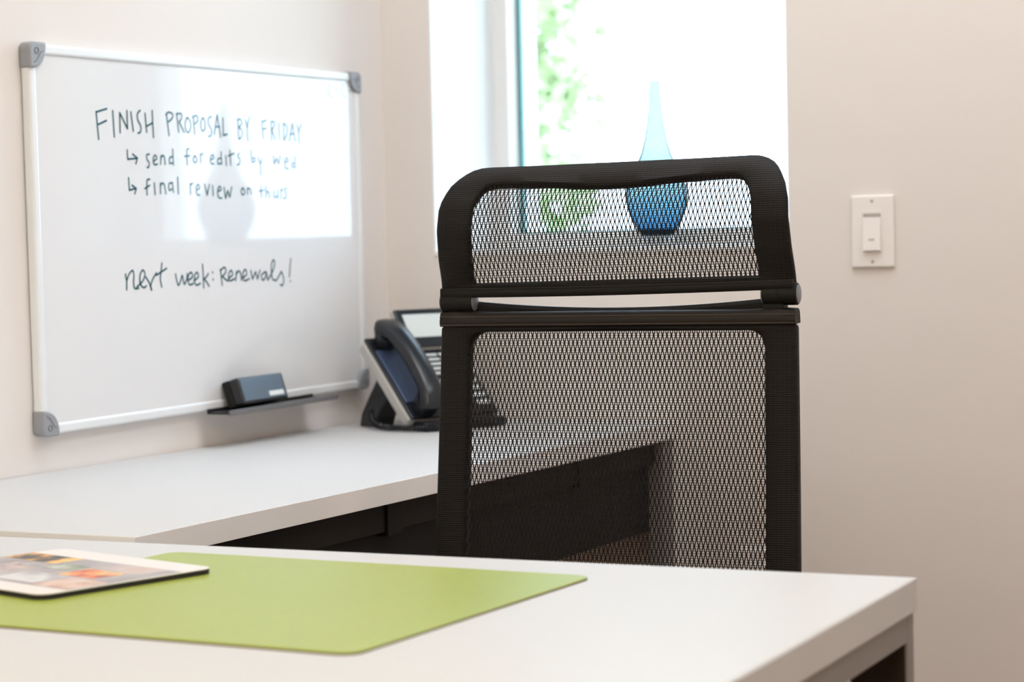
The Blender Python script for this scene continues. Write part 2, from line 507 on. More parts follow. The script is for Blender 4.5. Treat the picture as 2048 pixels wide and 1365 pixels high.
for sy in (-1, 1):
    for sz in (-1, 1):
        pts = []
        oy, oz = sy * (BW + 0.002), sz * (BH + 0.002)
        # quarter-disc around the outer corner, with that corner itself rounded
        for k in range(5):
            a = math.pi / 2 * k / 4
            r0 = 0.010
            pts.append(Vector((0, oy - sy * r0 + sy * r0 * math.cos(a), oz - sz * r0 + sz * r0 * math.sin(a))))
        for k in range(11):
            a = math.pi / 2 * k / 10
            ca, sa = math.sin(a), math.cos(a)
            pts.append(Vector((0, oy - sy * CS * abs(sa) ** 0.8, oz - sz * CS * abs(ca) ** 0.8)))
        c = MB().prism(pts, Vector((0.0005, 0, 0)), Vector((BT + 0.004, 0, 0))).build('corner_cap', M['corner'], wbd, bevel=0.003, seg=3)
        ring = MB()
        cy, cz = oy - sy * 0.014, oz - sz * 0.012
        ring.tube([(BT + 0.0042, cy + 0.004 * math.cos(a * math.pi / 8), cz + 0.004 * math.sin(a * math.pi / 8)) for a in range(17)], 0.0007, 5, cap=False)
        ring.tube([(BT + 0.0042, oy - sy * t, oz - sz * (0.028 - (t - 0.008) * 0.8 + 0.002 * math.sin((t - 0.008) / 0.02 * math.pi * 2))) for t in [0.008 + 0.020 * q / 10 for q in range(11)]], 0.0006, 5)
        ring.build('emblem', M['cornerline'], c)

# handwriting: pen strokes traced on the board's surface
def strokes_to_part(name, strokes, tr, width, material, label=None, lift=0.00035):
    x = BT - 0.003 + lift
    V = []; Fc = []
    for st in strokes:
        pts = [Vector(tr(*q)) for q in st]
        pts = [BINV @ on(0, BT - 0.003, p.x, p.y) for p in pts]
        pts = [Vector((0, p.y, p.z)) for p in pts]
        if len(pts) > 3:
            pts = catmull(pts, 4)
        n = len(pts); o = len(V)
        for i, p in enumerate(pts):
            t = (pts[min(i + 1, n - 1)] - pts[max(i - 1, 0)]).normalized()
            s = Vector((0, -t.z, t.y)) * width / 2
            for q in (p + s, p - s):
                V.append((x, q.y, q.z))
        for i in range(n - 1):
            a = o + 2 * i
            Fc.append((a, a + 1, a + 3, a + 2))
        for p in (pts[0], pts[-1]):                       # rounded pen ends
            o2 = len(V)
            for k in range(8):
                V.append((x + 0.00002, p.y + width / 2 * math.cos(k * math.pi / 4), p.z + width / 2 * math.sin(k * math.pi / 4)))
            Fc.append([o2 + k for k in range(8)])
    o = pyd(name, V, Fc, material, wbd, fix=False)
    if label:
        o['label'] = label
    return o

def T1(x, y): return (180 + x / 4.6545, 200 + y / 4.6545, 0)
def T2(x, y): return (x / 2.56, 500 + y / 2.56, 0)
line1 = [
 [(55,110),(80,365)],[(58,112),(155,82)],[(72,230),(152,192)],
 [(210,100),(225,345)],[(280,305),(275,120)],[(275,120),(348,268)],[(348,268),(342,100)],[(378,112),(402,290)],
 [(465,98),(440,130),(445,190),(470,240),(470,295),(445,310)],
 [(510,125),(527,300)],[(577,100),(590,350)],[(520,248),(580,215)],
 [(710,125),(735,330)],[(705,140),(730,115),(770,135),(760,175),(725,205)],
 [(805,125),(825,300)],[(805,135),(840,125),(855,160),(830,205)],[(830,205),(875,300)],
 [(905,165),(885,220),(895,290),(925,295),(937,220),(905,165)],
 [(960,150),(975,320)],[(955,160),(990,145),(1005,190),(970,225)],
 [(1048,168),(1030,220),(1040,285),(1065,275),(1070,210),(1048,168)],
 [(1130,155),(1100,175),(1105,230),(1130,280),(1125,330),(1100,340)],
 [(1155,320),(1182,140)],[(1182,140),(1215,345)],[(1163,250),(1205,250)],
 [(1235,170),(1240,330)],[(1240,330),(1275,320)],
 [(1375,180),(1385,365)],[(1370,185),(1400,180),(1410,220),(1385,255)],[(1385,255),(1415,290),(1410,345),(1385,365)],
 [(1445,185),(1465,250)],[(1485,155),(1462,250)],[(1462,250),(1470,380)],
 [(1600,200),(1610,360)],[(1598,205),(1640,190)],[(1605,275),(1640,265)],
 [(1685,200),(1690,375)],[(1685,205),(1715,205),(1712,250),(1690,275)],[(1690,275),(1725,370)],
 [(1755,215),(1762,365)],[(1800,215),(1805,375)],[(1798,220),(1830,245),(1835,310),(1808,370)],
 [(1855,380),(1882,220)],[(1882,220),(1910,385)],[(1862,320),(1900,315)],
 [(1925,230),(1940,300)],[(1965,225),(1940,300)],[(1940,300),(1945,400)]]
line2 = [
 [(345,465),(350,552)],[(350,552),(435,545)],[(395,505),(440,542)],[(440,542),(425,595)],
 [(550,505),(525,515),(530,555),(550,585),(545,625),(530,630)],
 [(590,570),(620,545),(605,515),(588,545),(595,600),(625,598)],
 [(655,600),(660,520)],[(660,545),(672,520),(690,530),(698,600)],
 [(765,530),(740,540),(740,590),(765,585)],[(768,460),(775,605)],
 [(920,455),(902,462),(900,490),(905,605)],[(880,525),(930,520)],
 [(975,520),(960,555),(975,585),(995,560),(975,520)],
 [(1030,585),(1028,500)],[(1028,515),(1050,500)],
 [(1120,560),(1150,540),(1140,510),(1120,540),(1125,590),(1150,595)],
 [(1215,545),(1190,550),(1190,595),(1215,590)],[(1218,485),(1225,600)],
 [(1262,520),(1268,610)],[(1300,470),(1308,605)],[(1285,522),(1340,497)],
 [(1390,495),(1375,520),(1395,555),(1390,595),(1370,605)],
 [(1495,465),(1510,580)],[(1508,548),(1530,540),(1538,565),(1510,582)],
 [(1565,540),(1585,595)],[(1602,545),(1585,600)],[(1585,600),(1590,700)],
 [(1705,520),(1715,595)],[(1715,595),(1735,545)],[(1735,545),(1755,595)],[(1755,595),(1770,520)],
 [(1815,580),(1845,570),(1830,540),(1812,570),(1815,630),(1845,640)],
 [(1900,590),(1880,595),(1880,625),(1900,620)],[(1905,520),(1910,635)]]
line3 = [
 [(358,725),(365,840)],[(365,840),(425,825)],[(390,795),(430,825)],[(430,825),(415,875)],
 [(555,740),(535,742),(528,770),(530,885)],[(510,825),(555,795)],
 [(597,775),(605,880)],[(655,870),(655,775)],[(655,800),(672,775),(692,795),(705,875)],
 [(760,775),(735,780),(735,840),(760,830)],[(765,770),(775,860)],[(815,720),(822,875)],
 [(935,880),(932,780)],[(932,795),(955,775)],
 [(990,840),(1020,820),(1005,785),(988,820),(995,880),(1020,885)],
 [(1065,785),(1090,885)],[(1090,885),(1110,790)],[(1140,800),(1145,890)],
 [(1190,850),(1220,835),(1205,805),(1188,840),(1195,905),(1225,915)],
 [(1245,815),(1262,915)],[(1262,915),(1280,845)],[(1280,845),(1300,905)],[(1300,905),(1318,810)],
 [(1420,820),(1405,855),(1420,885),(1440,860),(1420,820)],
 [(1465,875),(1465,820)],[(1465,840),(1478,822),(1492,835),(1500,875)],
 [(1590,800),(1595,905)],[(1575,850),(1620,840)],[(1635,800),(1640,905)],[(1640,870),(1652,852),(1664,862),(1668,910)],
 [(1710,850),(1712,895),(1725,908),(1742,890)],[(1745,845),(1748,915)],[(1778,915),(1775,835)],[(1775,848),(1795,830)],
 [(1828,820),(1812,840),(1825,875),(1820,910),(1800,918)]]
line4 = [
 [(642,125),(648,160),(648,205)],[(648,160),(660,125),(678,106),(685,130),(683,170),(690,198),(710,196)],
 [(700,190),(730,160),(742,125),(730,104),(716,130),(718,175),(735,194),(748,185)],
 [(746,140),(762,165),(776,205)],[(800,118),(782,150),(772,180),(774,206)],
 [(828,68),(824,110),(820,150),(828,190)],[(800,130),(852,95)],
 [(898,125),(905,160),(913,182),(925,155),(932,130),(938,160),(944,176),(955,150),(958,122)],
 [(960,158),(985,138),(977,115),(962,138),(968,178),(990,172)],
 [(992,158),(1015,138),(1007,115),(994,140),(1002,180),(1025,172)],
 [(1036,75),(1040,135),(1042,195)],[(1066,122),(1055,140),(1042,152)],[(1044,150),(1058,165),(1070,186)],
 [(1087,114),(1088,118)],[(1090,150),(1091,154)],
 [(1128,100),(1132,140),(1137,182)],[(1126,108),(1148,90),(1156,112),(1138,136)],[(1138,136),(1152,150),(1168,160)],
 [(1168,146),(1190,128),(1182,105),(1169,128),(1176,158),(1200,148)],
 [(1206,158),(1210,112)],[(1209,128),(1220,108),(1231,122),(1236,156)],
 [(1240,144),(1262,126),(1255,100),(1242,124),(1250,158),(1275,148)],
 [(1283,105),(1292,150)],[(1292,150),(1308,112)],[(1308,112),(1318,150)],[(1318,150),(1330,105)],
 [(1358,112),(1338,130),(1345,156),(1360,136),(1362,112),(1370,156)],
 [(1372,152),(1395,110),(1406,70),(1398,52),(1388,85),(1394,148),(1415,156)],
 [(1418,150),(1436,118),(1440,112),(1452,150),(1446,182),(1434,178)],
 [(1488,45),(1484,90),(1481,138)],[(1485,158),(1486,162)]]
WORDS = [
 (line1, T1, 0.0030, (('FINISH', 12), ('PROPOSAL', 15), ('BY', 6), ('FRIDAY', 15))),
 (line2, T1, 0.0028, (('arrow', 4), ('send', 6), ('for', 5), ('edits', 7), ('by', 5), ('wed', 7))),
 (line3, T1, 0.0028, (('arrow', 4), ('final', 8), ('review', 11), ('on', 3), ('thurs', 9))),
 (line4, T2, 0.0030, (('next', 7), ('week', 6), ('colon', 2), ('renewals', 14), ('exclamation mark', 2)))]
for strokes, trf, wd, words in WORDS:
    i0 = 0
    for wrd, cnt in words:
        if wrd in ('arrow', 'colon', 'exclamation mark'):
            strokes_to_part('handwritten_' + wrd.replace(' ', '_'), strokes[i0:i0 + cnt], trf, wd, M['ink'], 'handwritten %s in green marker' % wrd)
        else:
            strokes_to_part('handwritten_word', strokes[i0:i0 + cnt], trf, wd, M['ink'], 'handwritten word %s in green marker' % wrd)
        i0 += cnt
    assert i0 == len(strokes), (i0, len(strokes))
def T0(x, y): return (x, y, 0)
strokes_to_part('printed_mark', [[(661, 168), (657, 174), (656, 182), (660, 192), (664, 195)], [(688, 168), (684, 174), (683, 182), (687, 192), (691, 195)],
                                 [(671, 181), (674, 181.4)], [(698, 182), (701, 182.4)]], T0, 0.0042, M['greyprint'], 'small grey printed mark in the top corner')

# tray clipped under the board, with an eraser standing on it
tray = tag(empty('eraser_tray', (BT, -0.435, 0.7945)), 'narrow black marker tray clipped to the bottom rail of whiteboard', 'tray')
tray.rotation_euler = (BR, 0, 0)
MB().box(0.000, 0.0035, -0.15, 0.15, -0.002, 0.006).build('back_plate', M['black'], tray, bevel=0.001)
MB().box(0.0035, 0.040, -0.15, 0.15, -0.002, 0.0012).build('ledge', M['black'], tray, bevel=0.0008)
MB().box(0.040, 0.0435, -0.15, 0.165, -0.0035, 0.0045).build('front_lip', M['traygrey'], tray, bevel=0.001)
er = empty('whiteboard_eraser', (BT + 0.0105, -0.478, 0.7962))
er.rotation_euler = (BR, math.radians(-17), 0)
tag(er, 'black felt whiteboard eraser with blue-grey face resting on the tray', 'eraser')
MB().box(0.0, 0.014, -0.064, 0.064, 0.0, 0.042).build('felt_pad', M['felt'], er, bevel=0.002)
eb = MB().box(0.014, 0.030, -0.064, 0.064, 0.0, 0.042).build('body', M['black'], er, bevel=0.003, seg=3)
ef = MB().box(0.0296, 0.0306, -0.058, 0.058, 0.004, 0.038).build('face_plate', M['bluegrey'], er, bevel=0.0004)
MB().box(0.0304, 0.0309, 0.012, 0.053, 0.007, 0.0145).build('printed_patch', M['whiteprint'], er, bevel=0.0002)

# ------------------------------------------------------------------ credenza along the left wall
ZC, XC, YC = 0.740, 0.536, -1.475
cred = tag(empty('credenza_desk', (0, 0, 0)), 'long white credenza desk running along wall under the whiteboard', 'desk')
MB().box(0.002, XC, YC, -0.002, ZC - 0.027, ZC).build('top', M['laminate'], cred, bevel=0.0005)
MB().box(XC, XC + 0.0015, YC - 0.0015, -0.002, ZC - 0.027, ZC - 0.0003).build('edge_band', M['edgeband_lit'], cred, bevel=0.0004)
MB().box(0.002, XC, YC - 0.0015, YC, ZC - 0.027, ZC - 0.0003).build('edge_band', M['edgeband_lit'], cred, bevel=0.0004)
MB().box(0.508, 0.520, YC + 0.06, -0.036, 0.674, ZC - 0.027).build('apron_rail', M['darkpanel'], cred, bevel=0.001)
MB().box(0.494, 0.508, YC + 0.06, -0.036, 0.563, ZC - 0.027).build('modesty_panel', M['blackpanel'], cred, bevel=0.001)
for y in (-0.90, -0.32, -1.36):
    MB().box(0.508, 0.524, y - 0.02, y + 0.02, 0.668, ZC - 0.027).build('bracket', M['blackpanel'], cred, bevel=0.001)
for (x, y) in ((0.521, -0.0205), (0.521, YC + 0.04), (0.04, -0.04), (0.04, YC + 0.04)):
    lg = MB().box(x - 0.0145, x + 0.0145, y - 0.02, y + 0.02, 0.0, ZC - 0.027).build('leg', M['greymetal'], cred, bevel=0.002)

# ------------------------------------------------------------------ front desk
XD, YD, ZD, DR = 1.38502, -1.46597, 0.737, 0.03269
desk = empty('front_desk', (XD, YD, 0), DR)
tag(desk, 'white laminate desk with grey metal end frame in the foreground', 'desk')
DL, DD = 1.352, 0.76
MB().box(-DL, -0.002, -DD, 0, ZD - 0.030, ZD).build('top', M['laminate'], desk, bevel=0.0005)
MB().box(-0.002, 0.0008, -DD, 0, ZD - 0.030, ZD).build('edge_band', M['laminate'], desk, bevel=0.0018, seg=3)
for x in (-0.002, -DL + 0.034):
    MB().box(x - 0.030, x, -DD + 0.025, -0.0245, ZD - 0.055, ZD - 0.030).build('frame_rail', M['greymetal'], desk, bevel=0.0015)
    for y in (-0.003, -DD + 0.025):
        MB().box(x - 0.030, x, y - 0.0215, y, 0.0, ZD - 0.030).build('leg', M['greymetal'], desk, bevel=0.0015)
    MB().box(x - 0.030, x, -DD + 0.025, -0.0245, 0.0, 0.03).build('foot_rail', M['greymetal'], desk, bevel=0.0015)
MB().box(-0.054, -0.004, -0.0285, -0.0245, 0.03, ZD - 0.055).build('leg_shade_panel', M['legshade'], desk, bevel=0.001)  # dark sheet over the leg's near face, standing in for its shade
MB().box(-DL + 0.06, -0.06, -DD + 0.10, -DD + 0.118, 0.34, ZD - 0.030).build('modesty_panel', M['darkpanel'], desk, bevel=0.001)

def round_rect(x0, x1, y0, y1, r, n=6):
    pts = []
    for cx, cy, a0 in ((x1 - r, y1 - r, 0), (x0 + r, y1 - r, 90), (x0 + r, y0 + r, 180), (x1 - r, y0 + r, 270)):
        for k in range(n + 1):
            a = math.radians(a0 + 90 * k / n)
            pts.append(Vector((cx + r * math.cos(a), cy + r * math.sin(a), 0)))
    return pts
def Vz(z): return Vector((0, 0, z))

pad = empty('desk_pad', (0.872, -1.762, ZD), math.radians(-1.4))
tag(pad, 'lime green leatherette desk pad lying on the white front desk', 'desk pad')
rr = round_rect(-0.236, 0.236, -0.204, 0.204, 0.016)
MB().prism(rr, Vz(0.0), Vz(0.0010)).build('backing', M['brownedge'], pad)
MB().prism(rr, Vz(0.0010), Vz(0.0026)).build('cover', M['green'], pad, bevel=0.0006)

# photo mouse mat
p1 = on(2, ZD + 0.0080, 85, 1190); p2 = on(2, ZD + 0.0080, 418, 1137)
e1 = (p2 - p1).normalized()
ang = math.atan2(e1.y, e1.x)
MW, ML = (p2 - p1).length + 0.006, 0.235
mm = empty('mouse_mat', (p1.x, p1.y, ZD + 0.0026), ang)
tag(mm, 'cream mouse mat printed with food photos on black rubber base', 'mouse mat')
rr = round_rect(-0.003, MW, -0.002, ML, 0.014)
MB().prism(rr, Vz(0.0), Vz(0.0048)).build('rubber_base', M['rubber'], mm)
MB().prism(rr, Vz(0.0048), Vz(0.0054)).build('print_sheet', M['matprint'], mm)
def photo(s0, s1, t0, t1, cols, scale, seed, z=0.0054):
    MB().box(s0, s1, t0, t1, z, z + 0.00012).build('printed_photo', print_mat('print_%d' % seed, cols, scale, seed), mm)
G1, G2 = (0.30, 0.26, 0.27), (0.42, 0.38, 0.38)
photo(0.028, 0.158, 0.001, 0.234, [G1, G2, (0.50, 0.46, 0.46)], 14, 1)
photo(0.030, 0.075, 0.004, 0.060, [(0.40, 0.20, 0.12), (0.70, 0.48, 0.38), (0.75, 0.62, 0.55)], 45, 2, 0.0055)
photo(0.082, 0.120, 0.036, 0.092, [(0.20, 0.03, 0.02), (0.75, 0.16, 0.04), (0.90, 0.55, 0.15), (0.6, 0.35, 0.28)], 38, 3, 0.0055)
photo(0.122, 0.156, 0.020, 0.090, [(0.60, 0.40, 0.33), (0.62, 0.50, 0.45), (0.45, 0.38, 0.38)], 30, 4, 0.0055)
photo(0.036, 0.080, 0.066, 0.128, [(0.55, 0.55, 0.56), (0.70, 0.70, 0.71), (0.40, 0.36, 0.38)], 25, 5, 0.0055)
photo(0.100, 0.128, 0.100, 0.140, [(0.05, 0.05, 0.05), (0.30, 0.35, 0.22), (0.60, 0.60, 0.58)], 50, 6, 0.0055)
photo(0.122, 0.157, 0.150, 0.232, [(0.03, 0.025, 0.03), (0.06, 0.05, 0.05), (0.85, 0.42, 0.06), (0.95, 0.66, 0.20)], 34, 7, 0.0055)
photo(0.070, 0.112, 0.146, 0.190, [(0.60, 0.60, 0.60), (0.30, 0.28, 0.30), (0.70, 0.52, 0.46)], 40, 8, 0.0055)
photo(0.036, 0.066, 0.150, 0.228, [(0.12, 0.05, 0.03), (0.75, 0.33, 0.10), (0.35, 0.36, 0.28), (0.65, 0.58, 0.52)], 60, 9, 0.0055)

# ------------------------------------------------------------------ wall switch and outlet on the back wall
sw = tag(empty('light_switch', (0.8834, 0.0, 1.0472)), 'white paddle light switch plate on the wall right of window', 'light switch')
MB().box(-0.035, 0.035, -0.006, 0, -0.057, 0.057).build('plate', M['switch'], sw, bevel=0.003, seg=3)
MB().box(-0.0170, 0.0170, -0.0064, -0.005, -0.0335, 0.0335).build('inner_frame', M['switch'], sw, bevel=0.0004)
rk = MB()
rk.add([(-0.0145, -0.0072, -0.030), (0.0145, -0.0072, -0.030), (0.0145, -0.0066, 0.022), (-0.0145, -0.0066, 0.022),
        (-0.0145, -0.0125, -0.030), (0.0145, -0.0125, -0.030), (0.0145, -0.0085, 0.022), (-0.0145, -0.0085, 0.022)],
       [(0, 1, 2, 3), (4, 7, 6, 5), (0, 4, 5, 1), (3, 2, 6, 7), (0, 3, 7, 4), (1, 5, 6, 2)])
rk.build('paddle', M['switch'], sw, bevel=0.0006)
MB().box(-0.0145, 0.0145, -0.0068, -0.0062, 0.0225, 0.0285).build('slot', M['slot'], sw)
MB().box(-0.0045, 0.0045, -0.0120, -0.0108, -0.0135, -0.0115).build('indicator', M['slot'], sw)
for z in (-0.0475, 0.0475):
    s = MB(); s.tube([(0, -0.0064, z), (0, -0.005, z)], 0.0026, 10); s.build('screw', M['slot'], sw)
ot = tag(empty('wall_outlet', (0.683, 0.0, 0.480)), 'white electrical outlet plate low on wall behind the chair', 'outlet')
MB().box(-0.035, 0.035, -0.006, 0, -0.057, 0.057).build('plate', M['switch'], ot, bevel=0.003, seg=3)
for z in (-0.019, 0.019):
    s = MB().box(-0.0165, 0.0165, -0.0072, -0.005, z - 0.0135, z + 0.0135).build('socket', M['switch'], ot, bevel=0.003)
    for x in (-0.006, 0.006):
        MB().box(x - 0.001, x + 0.001, -0.0075, -0.0070, z - 0.001, z + 0.007).build('slot', M['slot'], s)

# ------------------------------------------------------------------ blue glass vase on the sill
vs = tag(empty('glass_vase', (0.455, 0.14, WZ0 + 0.0062)), 'blue glass bottle vase with long neck standing on the window sill', 'vase')
prof = [(0.026, 0.0175), (0.034, 0.026), (0.044, 0.043), (0.052, 0.063), (0.0555, 0.083), (0.054, 0.100), (0.047, 0.118), (0.036, 0.138),
        (0.0265, 0.160), (0.0200, 0.185), (0.0150, 0.215), (0.0115, 0.245), (0.0095, 0.270), (0.0092, 0.284)]
sm = []
for i in range(len(prof) - 1):
    for k in range(3):
        t = k / 3
        sm.append((prof[i][0] * (1 - t) + prof[i + 1][0] * t, prof[i][1] * (1 - t) + prof[i + 1][1] * t))
sm.append(prof[-1])
MB().lathe(sm, 40, close=True).build('body', M['blueglass'], vs, smooth=60)
MB().lathe([(0.001, 0.0), (0.027, 0.0), (0.0285, 0.004), (0.0275, 0.014), (0.0255, 0.0185), (0.001, 0.0178)], 32, close=True).build('foot', M['clearglass'], vs, smooth=50)

# ------------------------------------------------------------------ desk phone in the corner
ph = empty('desk_phone', (0.182, -0.262, ZC))
bdir = Vector((-0.905, 0.424, 0)).normalized()            # from the phone's front to its back
ldir = Vector((bdir.y, -bdir.x, 0))                        # to its right-hand side
ph.rotation_euler = (0, 0, math.atan2(ldir.y, ldir.x))
tag(ph, 'black and silver office desk phone in the corner below the whiteboard', 'phone')
# local frame: X to the right (0..0.2), Y backwards, Z up
TAU = math.radians(44)
SLX = Matrix.Translation((0, 0, 0.014)) @ Matrix.Rotation(TAU, 4, 'X')      # slab frame: y runs up the slope
PW, PL = 0.182, 0.178
def slab(name, m, parent, x0, x1, y0, y1, z0, z1, bevel=0.001, xf=None):
    mb = MB(); mb.box(x0, x1, y0, y1, z0, z1)
    X = SLX if xf is None else xf
    mb.v = [tuple(X @ Vector(v)) for v in mb.v]
    return mb.build(name, m, parent, bevel=bevel)
hb = slab('housing', M['phonesilver'], ph, 0.0, PW, 0.0, PL, -0.012, 0.008, 0.003)
fp = slab('face_plate', M['phoneblack'], ph, 0.002, PW - 0.002, -0.002, PL + 0.002, 0.008, 0.014, 0.002)
# front lip
fl = MB(); fl.box(0.012, PW - 0.004, -0.034, 0.006, 0.0, 0.016); fl.build('front_lip', M['phoneblack'], ph, bevel=0.004, seg=3)
# stand legs behind
for x in (0.012, PW - 0.052):
    st = MB()
    st.prism([Vector((0, 0.058, 0.062)), Vector((0, 0.088, 0.100)), Vector((0, 0.150, 0.022)), Vector((0, 0.156, 0.0)), Vector((0, 0.112, 0.0)), Vector((0, 0.104, 0.018))],
             Vector((x, 0, 0)), Vector((x + 0.04, 0, 0)))
    st.build('stand_leg', M['phoneblack'], ph, bevel=0.003)
# cradle
slab('cradle', M['phoneblue'], ph, 0.006, 0.058, 0.030, PL - 0.030, 0.0135, 0.018, 0.002)
# handset
hs = MB()
hp = [(0.033, -0.004, 0.034), (0.033, 0.016, 0.050), (0.033, 0.045, 0.057), (0.033, 0.085, 0.060), (0.033, 0.125, 0.058), (0.033, 0.158, 0.051), (0.033, 0.182, 0.034)]
hp = catmull([Vector(p) for p in hp], 4)
n = len(hp); V = []; Fc = []; SEG = 12
for i, p in enumerate(hp):
    t = (hp[min(i + 1, n - 1)] - hp[max(i - 1, 0)]).normalized()
    nn = Vector((1, 0, 0)).cross(t)
    k = abs(i / (n - 1) * 2 - 1)
    hw, hh = 0.0195 + 0.0055 * k ** 3, 0.0115 + 0.006 * k ** 3
    if i in (0, n - 1): hw *= 0.8; hh *= 0.7
    for s in range(SEG):
        a = 2 * math.pi * s / SEG
        ca, sa = math.cos(a), math.sin(a)
        V.append(SLX @ (p + Vector((1, 0, 0)) * hw * math.copysign(abs(ca) ** 0.6, ca) + nn * hh * math.copysign(abs(sa) ** 0.6, sa)))
for i in range(n - 1):
    for s in range(SEG):
        a = i * SEG + s; b = i * SEG + (s + 1) % SEG
        Fc.append((a, b, b + SEG, a + SEG))
Fc.append(list(range(SEG))); Fc.append([(n - 1) * SEG + s for s in range(SEG)])
hand = pyd('handset', V, Fc, M['phoneblack'], ph, smooth=50)
for y0 in (0.000, 0.150):
    mb = MB(); mb.lathe([(0.018, 0.0), (0.021, 0.008), (0.021, 0.024)], 20, (0.033, y0 + 0.014, 0.0145))
    mb.v = [tuple(SLX @ Vector(v)) for v in mb.v]
    mb.build('ear_cup', M['phoneblack'], hand, smooth=40)
# screen: a raised display tilted up a bit more
SCX = SLX @ Matrix.Translation((0.064, PL - 0.034, 0.016)) @ Matrix.Rotation(math.radians(14), 4, 'X')
scr = slab('display_housing', M['phonesilver'], ph, 0.0, 0.126, 0.0, 0.076, -0.006, 0.004, 0.002, SCX)
slab('display_bezel', M['phoneblack'], scr, 0.001, 0.125, 0.001, 0.075, 0.004, 0.009, 0.002, SCX)
slab('screen', M['lcd'], scr, 0.014, 0.112, 0.020, 0.064, 0.0085, 0.0096, 0.0, SCX)
# keys
kme = None
def key(x, y, w, h, z=0.0138, d=0.0032):
    slab('key', M['key'], ph, x - w / 2, x + w / 2, y - h / 2, y + h / 2, z, z + d, 0.0010)
for r in range(5):
    for c in range(4):
        key(0.080 + c * 0.030, PL - 0.046 - r * 0.0105, 0.026, 0.0055)
for r in range(4):
    for c in range(3):
        mb = MB(); mb.lathe([(0.0066, 0.0), (0.0066, 0.002), (0.005, 0.0034)], 14, (0.083 + c * 0.020, 0.070 - r * 0.0165, 0.0138))
        mb.v = [tuple(SLX @ Vector(v)) for v in mb.v]
        mb.build('key', M['key'], ph, smooth=40)
for r in range(4):
    key(0.158, 0.070 - r * 0.0165, 0.026, 0.009)
# coiled handset cord lying round the phone's left side
cd = MB()
cpath = catmull([Vector(p) for p in [(0.002, 0.108, 0.030), (-0.012, 0.080, 0.012), (-0.018, 0.040, 0.0065), (-0.010, 0.000, 0.0065), (0.008, -0.030, 0.0065), (0.045, -0.044, 0.0065), (0.10, -0.047, 0.0065), (0.15, -0.044, 0.0065)]], 40)
coil = []
for i, p in enumerate(cpath):
    t = (cpath[min(i + 1, len(cpath) - 1)] - cpath[max(i - 1, 0)]).normalized()
    s = t.cross(Vector((0, 0, 1))).normalized(); u = s.cross(t)
    a = i * 1.05
    coil.append(p + (s * math.cos(a) + u * math.sin(a)) * 0.0042)
cd.tube(coil, 0.0017, 5)
cd.build('handset_cord', M['phoneblack'], ph, smooth=60)

# ------------------------------------------------------------------ office chair
CH = empty('office_chair', (0.883, -1.0, 0.0), math.radians(6))
tag(CH, 'black mesh-back office chair with headrest standing behind the front desk', 'chair')

def lerp(a, b, t): return a + (b - a) * t
def back_y(z):                      # profile of the backrest (local y, + is away from the sitter)
    d = 0.957 - z
    return -0.075 * d - 0.06 * d * d
def head_y(z):
    # hinge line, then forward to the neck and rolling back at the top
    pts = [(0.975, 0.004), (0.995, 0.0), (1.03, -0.013), (1.062, -0.019), (1.09, -0.014), (1.115, 0.002), (1.132, 0.022), (1.14, 0.036)]
    if z <= pts[0][0]: return pts[0][1]
    for (a, ya), (b, yb) in zip(pts, pts[1:]):
        if z <= b:
            t = (z - a) / (b - a); t = t * t * (3 - 2 * t) * 0.35 + t * 0.65
            return lerp(ya, yb, t)
    return pts[-1][1]
def nrm(fy, z):
    dz = (fy(z + 0.004) - fy(z - 0.004)) / 0.008
    return Vector((0, 1, -dz)).normalized()

def ring_part(name, outer, inner, fy, thick, material, parent, roll=0.0, e=0.003, smooth=50):
    """closed frame between an outer and an inner outline (lists of (x,z)), following the profile fy"""
    n = len(outer); V = []; Fc = []
    def P(x, z, off):
        q = Vector((x, fy(z), z)) + nrm(fy, z) * off
        q.z += x * roll
        return q
    for (xo, zo), (xi, zi) in zip(outer, inner):
        L = max(1e-6, math.hypot(xo - xi, zo - zi))
        t = min(0.3, e / L)
        a = (lerp(xo, xi, t), lerp(zo, zi, t)); b = (lerp(xi, xo, t), lerp(zi, zo, t))
        mid = (lerp(xo, xi, 0.5), lerp(zo, zi, 0.5))
        V += [P(xo, zo, thick - e), P(xo, zo, e), P(*a, 0), P(*mid, -0.0012), P(*b, 0), P(xi, zi, e), P(xi, zi, thick - e), P(*b, thick), P(*a, thick)]
    K = 9
    for i in range(n):
        j = (i + 1) % n
        for k in range(K):
            k2 = (k + 1) % K
            Fc.append((i * K + k, j * K + k, j * K + k2, i * K + k2))
    return pyd(name, V, Fc, material, parent, smooth=smooth)

